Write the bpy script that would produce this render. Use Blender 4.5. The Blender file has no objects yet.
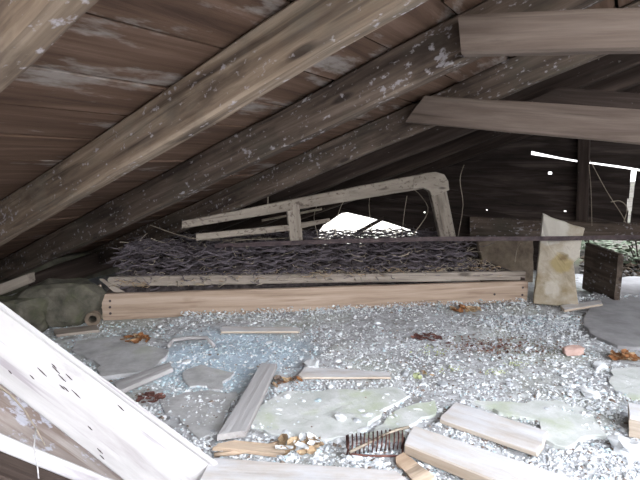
import bpy, math, random
from mathutils import Vector, Matrix, noise
random.seed(7)
V = Vector
# ------------------------------------------------------------------ measurements of the place
F = 494.0; TH = math.atan(75 / 494); CT, ST = math.cos(TH), math.sin(TH); H = 0.72
O = V((0, 0, H)); RT = V((1, 0, 0)); FW = V((0, CT, -ST)); UP = V((0, ST, CT))
DR = V((0.5333, 0.8459, 0)).normalized()          # along the ridge, away from the hatch
PP = V((DR.y, -DR.x, 0))                          # across the attic, towards the ridge
SL = 0.360                                        # roof slope: rise per metre across
CL = math.atan(SL)
ZB0 = H + 0.387                                   # height of rafter undersides at u = 0
RD = 0.115                                        # rafter depth
GA = 3.62                                         # gable wall, along DR
RIDGE = 1.0
HATCHU = -.12; WFH = .72; WRH = .55
def ray(x, y): return (x - 320) / F * RT + FW + (240 - y) / F * UP
def onfloor(x, y, z=0.0):
    d = ray(x, y); return O + d * ((z - H) / d.z)
def atdepth(x, y, Y):
    d = ray(x, y); return O + d * (Y / d.y)
def onplane(x, y, p, n):
    d = ray(x, y); return O + d * (((p - O).dot(n)) / d.dot(n))
def ona(x, y, a): return onplane(x, y, DR * a, DR)
def W(a, u, z): return DR * a + PP * u + V((0, 0, z))
def zroof(u): return ZB0 + SL * u if u <= RIDGE else ZB0 + SL * (2 * RIDGE - u)
col = bpy.context.scene.collection

# ------------------------------------------------------------------ materials
def nodes(name):
    m = bpy.data.materials.new(name); m.use_nodes = True
    nt = m.node_tree; b = nt.nodes['Principled BSDF']
    return m, nt, b
def mk(nt, t, **kw):
    n = nt.nodes.new(t)
    for k, v in kw.items():
        if k in n.inputs: n.inputs[k].default_value = v
        else: setattr(n, k, v)
    return n
def ramp(nt, fac, stops):
    r = nt.nodes.new('ShaderNodeValToRGB'); e = r.color_ramp.elements
    while len(e) < len(stops): e.new(0.5)
    for i, (p, c) in enumerate(stops):
        e[i].position = p; e[i].color = (*c, 1) if len(c) == 3 else c
    nt.links.new(fac, r.inputs[0]); return r.outputs[0]
def mix(nt, fac, a, b, mode='MIX'):
    m = nt.nodes.new('ShaderNodeMix'); m.data_type = 'RGBA'; m.blend_type = mode
    for s, v in ((0, fac), (6, a), (7, b)):
        if isinstance(v, (int, float)): m.inputs[s].default_value = v
        elif isinstance(v, tuple): m.inputs[s].default_value = (*v, 1)
        else: nt.links.new(v, m.inputs[s])
    return m.outputs[2]
def coords(nt, scale, rnd=True):
    tc = nt.nodes.new('ShaderNodeTexCoord'); mp = nt.nodes.new('ShaderNodeMapping')
    mp.inputs['Scale'].default_value = scale
    nt.links.new(tc.outputs['Object'], mp.inputs[0])
    if rnd:
        oi = nt.nodes.new('ShaderNodeObjectInfo'); mu = mk(nt, 'ShaderNodeMath', operation='MULTIPLY'); mu.inputs[1].default_value = 37.0
        nt.links.new(oi.outputs['Random'], mu.inputs[0]); nt.links.new(mu.outputs[0], mp.inputs['Location'])
    return mp.outputs[0]
def nz(nt, vec, scale=1.0, detail=6.0, rough=.6, dist=0.0):
    n = mk(nt, 'ShaderNodeTexNoise', Scale=scale, Detail=detail, Roughness=rough, Distortion=dist)
    nt.links.new(vec, n.inputs['Vector']); return n.outputs['Fac']
def bump(nt, b, h, s, d=.01):
    n = mk(nt, 'ShaderNodeBump', Strength=s, Distance=d); nt.links.new(h, n.inputs['Height']); nt.links.new(n.outputs[0], b.inputs['Normal'])
def wood(name, dark, mid, light, spots=None, spot_amt=.62, stain=(.04, .03, .025), stain_amt=.55, grain=26, rough=.9, green=None):
    m, nt, b = nodes(name)
    g = nz(nt, coords(nt, (1.6, grain, grain)), 1.0, 8, .65, .4)
    c = ramp(nt, g, [(.28, dark), (.5, mid), (.72, light)])
    g2 = nz(nt, coords(nt, (3, 9, 9)), 1.2, 5, .6)
    f2 = ramp(nt, g2, [(stain_amt, (0, 0, 0)), (stain_amt + .14, (1, 1, 1))])
    c = mix(nt, f2, c, mix(nt, .55, c, stain))
    g4 = nz(nt, coords(nt, (2.3, 60, 60)), 1.0, 2, .5)
    c = mix(nt, ramp(nt, g4, [(.62, (0, 0, 0)), (.68, (.7, .7, .7))]), c, mix(nt, .6, c, stain))
    vo = mk(nt, 'ShaderNodeTexVoronoi', Scale=1.0); nt.links.new(coords(nt, (3.2, 11, 11)), vo.inputs['Vector'])
    kd = mk(nt, 'ShaderNodeMath', operation='MULTIPLY_ADD'); kd.inputs[1].default_value = .12; nt.links.new(g4, kd.inputs[0]); nt.links.new(vo.outputs['Distance'], kd.inputs[2])
    c = mix(nt, ramp(nt, kd.outputs[0], [(.13, (.75,) * 3), (.2, (0, 0, 0))]), c, stain)
    if green:
        gg = nz(nt, coords(nt, (2, 3, 3)), 1.6, 4, .6)
        c = mix(nt, ramp(nt, gg, [(.5, (0, 0, 0)), (.65, (.6, .6, .6))]), c, green)
    if spots:
        s1 = nz(nt, coords(nt, (26, 38, 38)), 1.6, 3, .6)
        s2 = nz(nt, coords(nt, (3, 5, 5)), 1.6, 3, .6)
        ad = mk(nt, 'ShaderNodeMath', operation='MULTIPLY_ADD'); ad.inputs[1].default_value = .45
        nt.links.new(s2, ad.inputs[0]); nt.links.new(s1, ad.inputs[2])
        f = ramp(nt, ad.outputs[0], [(min(.97, spot_amt + .2), (0, 0, 0)), (min(.99, spot_amt + .3), (.7, .7, .7))])
        c = mix(nt, f, c, spots)
    nt.links.new(c, b.inputs['Base Color']); b.inputs['Roughness'].default_value = rough
    b.inputs['Specular IOR Level'].default_value = .25
    bump(nt, b, g, .5, .006)
    return m
def dusty(m, colr, lo=.55, hi=.9, amt=.85):
    nt = m.node_tree; b = nt.nodes['Principled BSDF']; src = b.inputs['Base Color'].links[0].from_socket
    g = nt.nodes.new('ShaderNodeNewGeometry'); sx = nt.nodes.new('ShaderNodeSeparateXYZ'); nt.links.new(g.outputs['True Normal'], sx.inputs[0])
    n = nz(nt, coords(nt, (5, 12, 12)), 1.5, 6, .65)
    f = ramp(nt, sx.outputs[2], [(lo, (0, 0, 0)), (hi, (1, 1, 1))]); f2 = ramp(nt, n, [(.35, (.35,) * 3), (.6, (amt,) * 3)])
    mu = mk(nt, 'ShaderNodeMath', operation='MULTIPLY'); nt.links.new(f, mu.inputs[0]); nt.links.new(f2, mu.inputs[1])
    nt.links.new(mix(nt, mu.outputs[0], src, colr), b.inputs['Base Color'])
def rough_mat(name, a, c2, scale=14, rough=.95, bs=.6, extra=None, detail=8):
    m, nt, b = nodes(name)
    v = coords(nt, (1, 1, 1)); n1 = nz(nt, v, scale, detail, .65)
    c = ramp(nt, n1, [(.33, a), (.66, c2)])
    if extra:
        n2 = nz(nt, v, scale * .35, 5, .6)
        c = mix(nt, ramp(nt, n2, [(.52, (0, 0, 0)), (.66, (.8, .8, .8))]), c, extra)
    nt.links.new(c, b.inputs['Base Color']); b.inputs['Roughness'].default_value = rough
    b.inputs['Specular IOR Level'].default_value = .2
    bump(nt, b, n1, bs, .008); return m
M = {}
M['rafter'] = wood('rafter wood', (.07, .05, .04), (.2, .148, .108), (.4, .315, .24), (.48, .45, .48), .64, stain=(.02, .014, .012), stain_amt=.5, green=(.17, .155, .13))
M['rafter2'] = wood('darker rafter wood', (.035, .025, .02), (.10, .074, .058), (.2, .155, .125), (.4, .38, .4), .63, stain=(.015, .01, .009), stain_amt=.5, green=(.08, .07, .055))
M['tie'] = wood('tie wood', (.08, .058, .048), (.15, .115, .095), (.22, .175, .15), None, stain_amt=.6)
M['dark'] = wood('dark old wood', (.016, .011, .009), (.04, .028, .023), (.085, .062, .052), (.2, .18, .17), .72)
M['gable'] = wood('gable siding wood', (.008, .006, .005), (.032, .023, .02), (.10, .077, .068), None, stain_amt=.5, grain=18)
M['rail'] = wood('bed rail wood', (.2, .14, .1), (.37, .28, .215), (.5, .4, .325), None, stain=(.2, .13, .09), stain_amt=.6, grain=30)
M['railgrey'] = wood('weathered rail wood', (.14, .115, .095), (.27, .23, .195), (.38, .335, .29), None, stain_amt=.56)
M['white'] = wood('white washed wood', (.3, .28, .28), (.47, .455, .455), (.55, .54, .55), None, stain=(.16, .13, .16), stain_amt=.6, grain=14, rough=.6)
M['dirtywhite'] = wood('dirty white wood', (.16, .13, .115), (.28, .24, .22), (.4, .37, .355), (.45, .47, .55), .58, stain=(.12, .07, .05), stain_amt=.5)
M['greyplank'] = wood('silver grey plank', (.26, .245, .24), (.36, .345, .34), (.46, .445, .44), None, stain=(.22, .18, .16), stain_amt=.6)
M['paleplank'] = wood('pale dusty plank', (.36, .29, .22), (.5, .42, .34), (.6, .53, .46), None, stain=(.4, .3, .22), stain_amt=.6)
dusty(M['paleplank'], (.66, .67, .71)); dusty(M['greyplank'], (.5, .5, .52), amt=.5)
M['tan'] = wood('tan split wood', (.36, .25, .17), (.55, .42, .31), (.68, .56, .44), None)
M['paint'] = wood('peeling cream paint', (.13, .105, .085), (.24, .205, .17), (.33, .29, .245), (.07, .05, .04), .6, grain=12)
M['block'] = rough_mat('weathered cream block', (.3, .25, .18), (.45, .4, .33), 14, extra=(.24, .18, .09))
M['plaster'] = rough_mat('old plaster', (.13, .1, .075), (.26, .21, .16), 14)
M['stone'] = rough_mat('mossy stone', (.05, .048, .038), (.13, .12, .095), 16, extra=(.085, .09, .05), bs=1.0)
M['iron'] = rough_mat('rusty iron', (.035, .025, .028), (.09, .065, .065), 30, .6)
M['wire'] = rough_mat('rusty wire', (.05, .043, .05), (.17, .145, .16), 40, .6)
M['rust'] = rough_mat('orange brown leaf', (.14, .06, .03), (.4, .19, .08), 40)
M['darkrust'] = rough_mat('dark red brown leaf', (.07, .03, .03), (.2, .1, .08), 40)
M['tanleaf'] = rough_mat('tan leaf', (.25, .16, .09), (.5, .38, .25), 40)
M['stuffing'] = rough_mat('matted stuffing', (.025, .02, .02), (.12, .1, .1), 34, bs=1)
M['straw'] = rough_mat('straw', (.22, .18, .14), (.4, .35, .28), 30)
M['slab'] = rough_mat('greenish lime slab', (.5, .53, .5), (.68, .69, .69), 16, extra=(.47, .53, .38), bs=.6)
M['slabgrey'] = rough_mat('grey lime slab', (.36, .36, .36), (.56, .56, .57), 16, extra=(.44, .46, .40), bs=.6)
M['clay'] = rough_mat('smooth grey clay', (.25, .245, .25), (.38, .375, .385), 9, bs=.3)
M['chip1'] = rough_mat('white lime chip', (.6, .62, .64), (.8, .82, .84), 20)
M['chip2'] = rough_mat('grey lime chip', (.36, .38, .4), (.5, .52, .55), 20)
M['chip3'] = rough_mat('blue lime chip', (.42, .53, .58), (.56, .67, .72), 20)
M['chip4'] = rough_mat('brown chip', (.16, .12, .1), (.3, .24, .2), 20)
M['leafgreen'] = rough_mat('garden leaf', (.06, .08, .05), (.2, .23, .17), 20)
M['weed'] = rough_mat('pale weed', (.36, .4, .22), (.5, .54, .33), 20)
M['brick'] = rough_mat('pink brick chip', (.5, .33, .28), (.62, .45, .4), 30)

# floor
def floor_mat():
    m, nt, b = nodes('attic floor dust')
    v = coords(nt, (1, 1, 1), False)
    n1 = nz(nt, v, 4.5, 9, .7); n2 = nz(nt, v, 38, 5, .7); n3 = nz(nt, v, 1.7, 6, .6)
    c = ramp(nt, n1, [(.3, (.28, .275, .27)), (.5, (.5, .51, .53)), (.7, (.66, .67, .7))])
    c = mix(nt, ramp(nt, n2, [(.38, (.75, .75, .75)), (.52, (0, 0, 0))]), c, (.22, .21, .2))
    c = mix(nt, ramp(nt, n3, [(.5, (0, 0, 0)), (.66, (.45, .45, .45))]), c, (.42, .46, .33))
    # spilled blue lime wash powder
    for (px, py, r, ccol) in ((232, 352, .30, (.5, .63, .75)), (200, 378, .16, (.5, .63, .72))):
        p = onfloor(px, py)
        d = mk(nt, 'ShaderNodeVectorMath', operation='DISTANCE'); d.inputs[1].default_value = p
        nt.links.new(v, d.inputs[0])
        q = mk(nt, 'ShaderNodeMath', operation='MULTIPLY_ADD'); q.inputs[1].default_value = .5
        nt.links.new(n1, q.inputs[0]); nt.links.new(d.outputs['Value'], q.inputs[2])
        mr = mk(nt, 'ShaderNodeMapRange'); mr.inputs[1].default_value = r + .3; mr.inputs[2].default_value = r + .1
        mr.inputs[3].default_value = 0; mr.inputs[4].default_value = .75
        nt.links.new(q.outputs[0], mr.inputs[0])
        c = mix(nt, mr.outputs[0], c, ccol)
    nt.links.new(c, b.inputs['Base Color']); b.inputs['Roughness'].default_value = .95; b.inputs['Specular IOR Level'].default_value = .15
    bump(nt, b, n2, .8, .006); return m
M['floor'] = floor_mat()
def ceil_mat():
    m, nt, b = nodes('roof boarding')
    tc = nt.nodes.new('ShaderNodeTexCoord'); sx = nt.nodes.new('ShaderNodeSeparateXYZ'); nt.links.new(tc.outputs['Object'], sx.inputs[0])
    at = nt.nodes.new('ShaderNodeAttribute'); at.attribute_name = 'plank'
    v = coords(nt, (1.4, 22, 22), False)
    ad = mk(nt, 'ShaderNodeVectorMath', operation='ADD'); nt.links.new(v, ad.inputs[0]); nt.links.new(at.outputs['Color'], ad.inputs[1])
    sc = mk(nt, 'ShaderNodeVectorMath', operation='SCALE'); sc.inputs[3].default_value = 40; nt.links.new(at.outputs['Color'], sc.inputs[0]); nt.links.new(sc.outputs[0], ad.inputs[1])
    g = nz(nt, ad.outputs[0], 1, 8, .65, .5)
    c = ramp(nt, g, [(.28, (.045, .026, .019)), (.5, (.115, .07, .048)), (.72, (.2, .13, .098))])
    s = nt.nodes.new('ShaderNodeSeparateColor'); nt.links.new(at.outputs['Color'], s.inputs[0])
    c = mix(nt, ramp(nt, s.outputs[0], [(0, (.45, .45, .45)), (1, (0, 0, 0))]), c, (.06, .035, .025))
    v2 = coords(nt, (2.2, 7, 7), False); g2 = nz(nt, v2, 1.3, 6, .65)
    mu = mk(nt, 'ShaderNodeMath', operation='MULTIPLY_ADD'); mu.inputs[1].default_value = .12; nt.links.new(s.outputs[1], mu.inputs[0]); nt.links.new(g2, mu.inputs[2])
    c = mix(nt, ramp(nt, mu.outputs[0], [(.63, (0, 0, 0)), (.73, (.75, .75, .75))]), c, (.3, .27, .25))
    nt.links.new(c, b.inputs['Base Color']); b.inputs['Roughness'].default_value = .85; b.inputs['Specular IOR Level'].default_value = .2
    bump(nt, b, g, .5, .006); return m
M['ceil'] = ceil_mat()

# ------------------------------------------------------------------ building helpers
def tag(o, label=None, cat=None, group=None, kind=None):
    if label: o['label'] = label
    if cat: o['category'] = cat
    if group: o['group'] = group
    if kind: o['kind'] = kind
    return o
def empty(name, loc, label, cat, group=None):
    o = bpy.data.objects.new(name, None); col.objects.link(o); o.location = loc; o.empty_display_size = .05
    return tag(o, label, cat, group)
def link(name, verts, faces, mat, parent=None, mw=None, smooth=False, mats=None, mi=None):
    """verts are local when mw is given, else world"""
    me = bpy.data.meshes.new(name); me.from_pydata([tuple(v) for v in verts], [], faces)
    for mm in (mats or [mat]): me.materials.append(mm)
    if mi: me.polygons.foreach_set('material_index', mi)
    if smooth: me.polygons.foreach_set('use_smooth', [True] * len(me.polygons))
    me.update()
    o = bpy.data.objects.new(name, me); col.objects.link(o)
    if mw is None:
        c = sum((V(v) for v in verts), V((0, 0, 0))) / len(verts)
        zmin = min(v[2] for v in verts); c.z = zmin
        me.transform(Matrix.Translation(-c)); mw = Matrix.Translation(c)
    if parent:
        pw = Matrix.Identity(4); pa = parent
        while pa: pw = pa.matrix_basis @ pw; pa = pa.parent
        o.parent = parent; o.matrix_basis = pw.inverted() @ mw
    else: o.matrix_basis = mw
    return o
def plank(name, A, B, C, D, th, mat, parent=None, wob=.0025, segs=None, rag=(0.0, 0.0), back=None, seed=None, cham=.12):
    """a board: face A-B (lower edge), D-C (upper edge); thickness th away from the viewer side (along -normal), grain along A-B"""
    A, B, C, D = (V(p) for p in (A, B, C, D))
    x = ((B - A) + (C - D)).normalized(); n = x.cross((D - A) + (C - B)).normalized()
    if back is not None and n.dot(V(back)) > 0: n = -n       # face normal looks against 'back'
    elif back is None and n.dot(O - (A + B + C + D) / 4) < 0: n = -n
    y = n.cross(x).normalized()
    cen = (A + B + C + D) / 4
    mw = Matrix((x, y, n)).transposed().to_4x4(); mw.translation = cen; inv = mw.inverted()
    a, b, c, d = (inv @ p for p in (A, B, C, D))
    if a.y > d.y: a, d, b, c = d, a, c, b
    L = (b - a).length; segs = segs or max(4, min(48, int(L / .05)))
    wd = (d - a).length; ch = min(th, wd) * cham
    s = random.random() * 50 if seed is None else seed
    # cross-section loop (t across 0..1, z 0..-th) with chamfered corners
    vs, fs = [], []
    ny = 5
    def ring(i, e):
        lo = a.lerp(b, i); hi = d.lerp(c, i); r = []
        w = (hi - lo).length
        def pt(t, off, z):
            p = lo.lerp(hi, t) + (hi - lo).normalized() * off
            q = V((p.x * 2.2 + s, t * 3 + s, z * 6))
            p = V((p.x, p.y, p.z + z))
            wv = noise.noise_vector(q) * wob + noise.noise_vector(q * 5) * wob * .5
            if e >= 0 and rag[e]:
                sg = -1 if e == 0 else 1
                p.x += sg * noise.noise(V((t * 7 + s, z * 8, e * 9))) * rag[e]
            return p + V((0 if e >= 0 else wv.x, wv.y, wv.z))
        front = [pt(j / ny, (ch if j == 0 else -ch if j == ny else 0), 0) for j in range(ny + 1)]
        backp = [pt(1 - j / ny, (-ch if j == 0 else ch if j == ny else 0), -th) for j in range(ny + 1)]
        return front + [pt(1, 0, -ch), pt(1, 0, -th + ch)] + backp + [pt(0, 0, -th + ch), pt(0, 0, -ch)]
    nring = None
    for i in range(segs + 1):
        r = ring(i / segs, 0 if i == 0 else 1 if i == segs else -1)
        nring = len(r); vs += r
    for i in range(segs):
        for j in range(nring):
            k = (j + 1) % nring
            fs.append((i * nring + j, (i + 1) * nring + j, (i + 1) * nring + k, i * nring + k))
    fs.append(tuple(range(nring))[::1]); fs.append(tuple(range(segs * nring, segs * nring + nring))[::-1])
    fs = [tuple(reversed(f)) for f in fs]
    o = link(name, vs, fs, mat, parent, mw)
    return o
def beam(name, P, Q, across, w, h, mat, parent=None, **kw):
    """beam with centreline P-Q of its front face; 'across' = direction of its height h, th w"""
    ac = V(across).normalized() * h / 2
    return plank(name, P - ac, Q - ac, Q + ac, P + ac, w, mat, parent, **kw)
def tube(name, pts, r, mat, parent=None, sides=6, closed=False):
    vs, fs = [], []; n = len(pts); pts = [V(p) for p in pts]
    up = V((0, 0, 1))
    for i, p in enumerate(pts):
        t = (pts[min(i + 1, n - 1)] - pts[max(i - 1, 0)]).normalized()
        a = t.cross(up)
        if a.length < .05: a = t.cross(V((1, 0, 0)))
        a.normalize(); b = t.cross(a)
        rr = r(i / (n - 1)) if callable(r) else r
        for k in range(sides):
            an = 2 * math.pi * k / sides; vs.append(p + a * math.cos(an) * rr + b * math.sin(an) * rr)
    for i in range(n - 1):
        for k in range(sides):
            l = (k + 1) % sides; fs.append((i * sides + k, i * sides + l, (i + 1) * sides + l, (i + 1) * sides + k))
    fs.append(tuple(range(sides))[::-1]); fs.append(tuple(range((n - 1) * sides, n * sides)))
    if name is None: return vs, fs
    return link(name, vs, fs, mat, parent, smooth=True)
def rock(c, sx, sy, sz, seed, sub=2, amp=.35, rot=0.0):
    """rough angular lump sitting with its base at c"""
    import bmesh
    bm = bmesh.new(); bmesh.ops.create_icosphere(bm, subdivisions=sub, radius=1)
    vs = []
    for v in bm.verts:
        d = v.co.normalized(); k = 1 + amp * noise.noise(d * 1.4 + V((seed, seed * .7, 0))) + amp * .3 * noise.noise(d * 4 + V((seed, 0, 3)))
        p = V((max(-.8, min(.8, d.x)) * k, max(-.8, min(.8, d.y)) * k, max(-.7, min(.75, d.z)) * k))
        q = V((p.x * sx * math.cos(rot) - p.y * sy * math.sin(rot), p.x * sx * math.sin(rot) + p.y * sy * math.cos(rot), p.z * sz))
        vs.append(q)
    zm = min(v.z for v in vs); vs = [v - V((0, 0, zm)) + V(c) for v in vs]
    fs = [tuple(v.index for v in f.verts) for f in bm.faces]; bm.free()
    return vs, fs
def fh(x, y):   # floor height
    p = V((x * 1.6, y * 1.6, 0)); h = .016 * noise.noise(p) + .007 * noise.noise(p * 4.3) + .0045 * noise.noise(p * 15)
    return h
def slab(name, px, th, mat, label, cat, group=None, z0=.004, rise=None):
    """broken flat piece lying on the floor, outline measured at floor level"""
    pts = [onfloor(x, y, th) for x, y in px]
    out = []
    n = len(pts)
    for i in range(n):
        p, q = pts[i], pts[(i + 1) % n]
        m = max(2, int((q - p).length / .03))
        for j in range(m):
            r = p.lerp(q, j / m); k = noise.noise_vector(r * 9 + V((1, 2, 1))) * .03 + noise.noise_vector(r * 40) * .012
            out.append(V((r.x + k.x, r.y + k.y, 0)))
    c = sum(out, V((0, 0, 0))) / len(out)
    base = max(fh(p.x, p.y) for p in out + [c]) * .6
    rings = [(1.0, -.012), (1.0, th * .75), (.985, th), (.8, th), (.55, th), (.3, th)]
    vs, fs = [], []; N = len(out)
    rz = rise or (lambda p: 0)
    for (s, z) in rings:
        for p in out:
            q = c + (p - c) * s
            vs.append(V((q.x, q.y, base + z + (rz(q) if z > 0 else 0) + (.0025 * noise.noise(q * 9) if z > 0 else 0))))
    for r in range(len(rings) - 1):
        for i in range(N):
            j = (i + 1) % N; fs.append((r * N + i, r * N + j, (r + 1) * N + j, (r + 1) * N + i))
    fs.append(tuple(range((len(rings) - 1) * N, len(rings) * N))); fs.append(tuple(range(N))[::-1])
    return tag(link(name, vs, fs, mat), label, cat, group)

# ------------------------------------------------------------------ setting: floor, ground, roof boards, gable wall
def grid_mesh(name, amin, amax, umin, umax, step, hf, mat):
    na = int((amax - amin) / step); nu = int((umax - umin) / step); vs = []; fs = []
    for i in range(na + 1):
        for j in range(nu + 1):
            p = W(amin + (amax - amin) * i / na, umin + (umax - umin) * j / nu, 0); vs.append(V((p.x, p.y, hf(p.x, p.y))))
    for i in range(na):
        for j in range(nu):
            k = i * (nu + 1) + j; fs.append((k, k + nu + 1, k + nu + 2, k + 1))
    vs2 = [v - V((0, 0, 0)) for v in vs]
    return link(name, vs2, [f[::-1] for f in fs], mat, None, Matrix.Identity(4))
fl = grid_mesh('floor', -.3, GA + .02, -3.3, 2.6, .02, fh, M['floor']); tag(fl, kind='structure')
gr = grid_mesh('floor', GA + .05, 30, -12, -.9, .25, lambda x, y: -.10 + .07 * noise.noise(V((x, y, 3))) + .03 * noise.noise(V((x * 4, y * 4, 3))), rough_mat('outside ground', (.28, .25, .2), (.5, .47, .43), 6, extra=(.3, .32, .25)))
gr.name = 'floor_outside'; tag(gr, kind='structure')
gr2 = grid_mesh('floor_outside_soil', GA + .05, 30, -.9, 14, .25, lambda x, y: -.10 + .07 * noise.noise(V((x, y, 3))) + .03 * noise.noise(V((x * 4, y * 4, 3))), rough_mat('leaf mould', (.02, .016, .012), (.07, .06, .05), 9, extra=(.05, .055, .03))); tag(gr2, kind='structure')
M['orock'] = rough_mat('outside stone', (.05, .046, .04), (.13, .12, .115), 12)
M['orock2'] = rough_mat('outside brown leaf', (.03, .022, .015), (.09, .065, .045), 12)

def box_planks(name, planks, mat, mw):
    """planks: list of 4-corner local polygons (x,y) + z range; writes a random colour per plank"""
    vs, fs, cols = [], [], []
    for (q, z0, z1, t) in planks:
        k = len(vs); c = (random.random(), random.random(), random.random(), 1)
        # subdivide along x
        (x0, ya0), (x1, ya1), (x1b, yb1), (x0b, yb0) = q
        n = max(2, int(abs(x1 - x0) / .12)); s = random.random() * 30
        for i in range(n + 1):
            f = i / n
            xa = x0 + (x1 - x0) * f; xb = x0b + (x1b - x0b) * f; y0 = ya0 + (ya1 - ya0) * f; y1 = yb0 + (yb1 - yb0) * f
            w = .0035 * noise.noise(V((xa * 2.5, s, 0))); w2 = .0035 * noise.noise(V((xa * 2.5, s, 5))); w3 = .006 * noise.noise(V((xa * 1.5, s, 9)))
            vs += [V((xa, y0 + w, z0 + w3)), V((xb, y1 + w2, z0 + t + w3)), V((xb, y1 + w2, z1 + t)), V((xa, y0 + w, z1))]
        for i in range(n):
            for j in range(4):
                l = (j + 1) % 4; fs.append((k + i * 4 + j, k + (i + 1) * 4 + j, k + (i + 1) * 4 + l, k + i * 4 + l))
        fs.append((k, k + 1, k + 2, k + 3)); e = k + n * 4; fs.append((e + 3, e + 2, e + 1, e))
        cols += [c] * (len(vs) - k)
    o = link(name, vs, fs, mat, None, mw)
    ca = o.data.color_attributes.new('plank', 'FLOAT_COLOR', 'POINT')
    for i, c in enumerate(cols): ca.data[i].color = c
    return o
# left slope: local x along DR, y up the slope, z = outward normal ; origin at u=0 underside of boards
ys = (PP * math.cos(CL) + V((0, 0, math.sin(CL)))); zn = (V((0, 0, math.cos(CL))) - PP * math.sin(CL))
mw = Matrix((DR, ys, zn)).transposed().to_4x4(); mw.translation = V((0, 0, ZB0)) + zn * RD
pl = []; y = -3.75; A0, A1 = -.08, GA + .62  # unseen overhang past the gable, added to block steep sky light
random.seed(11)
while y < RIDGE / math.cos(CL) + .02:
    w = random.uniform(.14, .19); y1 = min(y + w, RIDGE / math.cos(CL) + .06)
    a = (A0 if y > HATCHU / math.cos(CL) else -.66) + random.uniform(-.05, .03)  # left boards run on behind the viewer, added to block sky light
    cuts = [a] + sorted(random.uniform(.6, 3.2) for _ in range(random.choice((0, 1, 1)))) + [A1]
    for c0, c1 in zip(cuts, cuts[1:]):
        pl.append((((c0 + .0015, y), (c1 - .0015, y), (c1 - .0015, y1 - .007), (c0 + .0015, y1 - .007)), random.uniform(0, .004), .024, random.uniform(-.001, .003)))
    y = y1
cl = box_planks('ceiling', pl, M['ceil'], mw); tag(cl, kind='structure')
# weatherproof roofing laid on the boards (keeps daylight out of the joints)
def quadslab(name, c, th, n, mat, kind='structure'):
    vs = [V(p) for p in c] + [V(p) + n * th for p in c]
    o = link(name, vs, [(0, 3, 2, 1), (4, 5, 6, 7), (0, 1, 5, 4), (1, 2, 6, 5), (2, 3, 7, 6), (3, 0, 4, 7)], mat); return tag(o, kind=kind)
up = zn * (RD + .031)
quadslab('ceiling_roofing', [W(A0 - .03, -3.5, zroof(-3.5)) + up, W(A1 + .1, -3.5, zroof(-3.5)) + up, W(A1 + .1, RIDGE, zroof(RIDGE)) + up, W(A0 - .03, RIDGE, zroof(RIDGE)) + up], .012, zn, M['iron'])
quadslab('ceiling_light_block_left', [W(-.7, -3.5, zroof(-3.5)) + up, W(A0 - .03, -3.5, zroof(-3.5)) + up, W(A0 - .03, HATCHU, zroof(HATCHU)) + up, W(-.7, HATCHU, zroof(HATCHU)) + up], .012, zn, M['iron'])  # unseen roof piece added to keep sky light off the left side
# right slope, only standing over the back of the attic
ys2 = (PP * math.cos(CL) - V((0, 0, math.sin(CL)))); zn2 = (V((0, 0, math.cos(CL))) + PP * math.sin(CL))
mw2 = Matrix((DR, ys2, zn2)).transposed().to_4x4(); mw2.translation = V((0, 0, ZB0)) + PP * RIDGE + V((0, 0, SL * RIDGE)) + zn2 * RD
RS = 1.55
pl = []; y = .0
while y < 2.2:
    w = random.uniform(.14, .19); pl.append((((RS, y), (A1, y), (A1, y + w - .004), (RS, y + w - .004)), random.uniform(0, .004), .024, 0)); y += w
cr = box_planks('ceiling_right', pl, M['ceil'], mw2); tag(cr, kind='structure')
up2 = zn2 * (RD + .031); top = V((0, 0, ZB0 + SL * RIDGE))
e0 = DR * RS + PP * RIDGE + top + up2; e1 = DR * (A1 + .1) + PP * RIDGE + top + up2
quadslab('ceiling_roofing_right', [e0, e1, e1 + ys2 * 2.25, e0 + ys2 * 2.25], .012, zn2, M['iron'])

# gable wall in (u, z) on plane a = GA; local x = PP, y = z, z = -DR (towards the viewer)
def uz(px, py):
    p = ona(px, py, GA); return p.dot(PP), p.z
s0 = uz(531, 154); s1 = uz(634, 169.5); s2 = uz(627, 226)
ms = (s1[1] - s0[1]) / (s1[0] - s0[0])           # slope of the split between the boards
zs = lambda u: s0[1] + (u - s0[0]) * ms
def uslit(z): return s1[0] + (z - s1[1]) * (s2[0] - s1[0]) / (s2[1] - s1[1])
mwg = Matrix((PP, V((0, 0, 1)), -DR)).transposed().to_4x4(); mwg.translation = DR * GA
mwg = Matrix((PP, V((0, 0, 1)), PP.cross(V((0, 0, 1))))).transposed().to_4x4(); mwg.translation = DR * GA
sgn = 1 if PP.cross(V((0, 0, 1))).dot(DR) > 0 else -1
hole = [uz(x, y) for x, y in ((322, 226), (345, 211.5), (385, 221), (424, 234))]
def holetop(u):
    for (a, b), (c, d) in zip(hole, hole[1:]):
        if a <= u <= c: return b + (d - b) * (u - a) / (c - a)
    return None
PIN = [(*uz(x, y), r) for x, y, r in ((550, 173, .012), (487, 210, .007), (537, 220, .007), (565, 211, .007), (569, 137, .008), (425, 212, .008))]
pl = []; bh = .085; SILLZ = uz(640, 231)[1]; OPL = uz(572, 240)[0]; OPR = uz(690, 240)[0]
ul_slit = s0[0]
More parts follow.
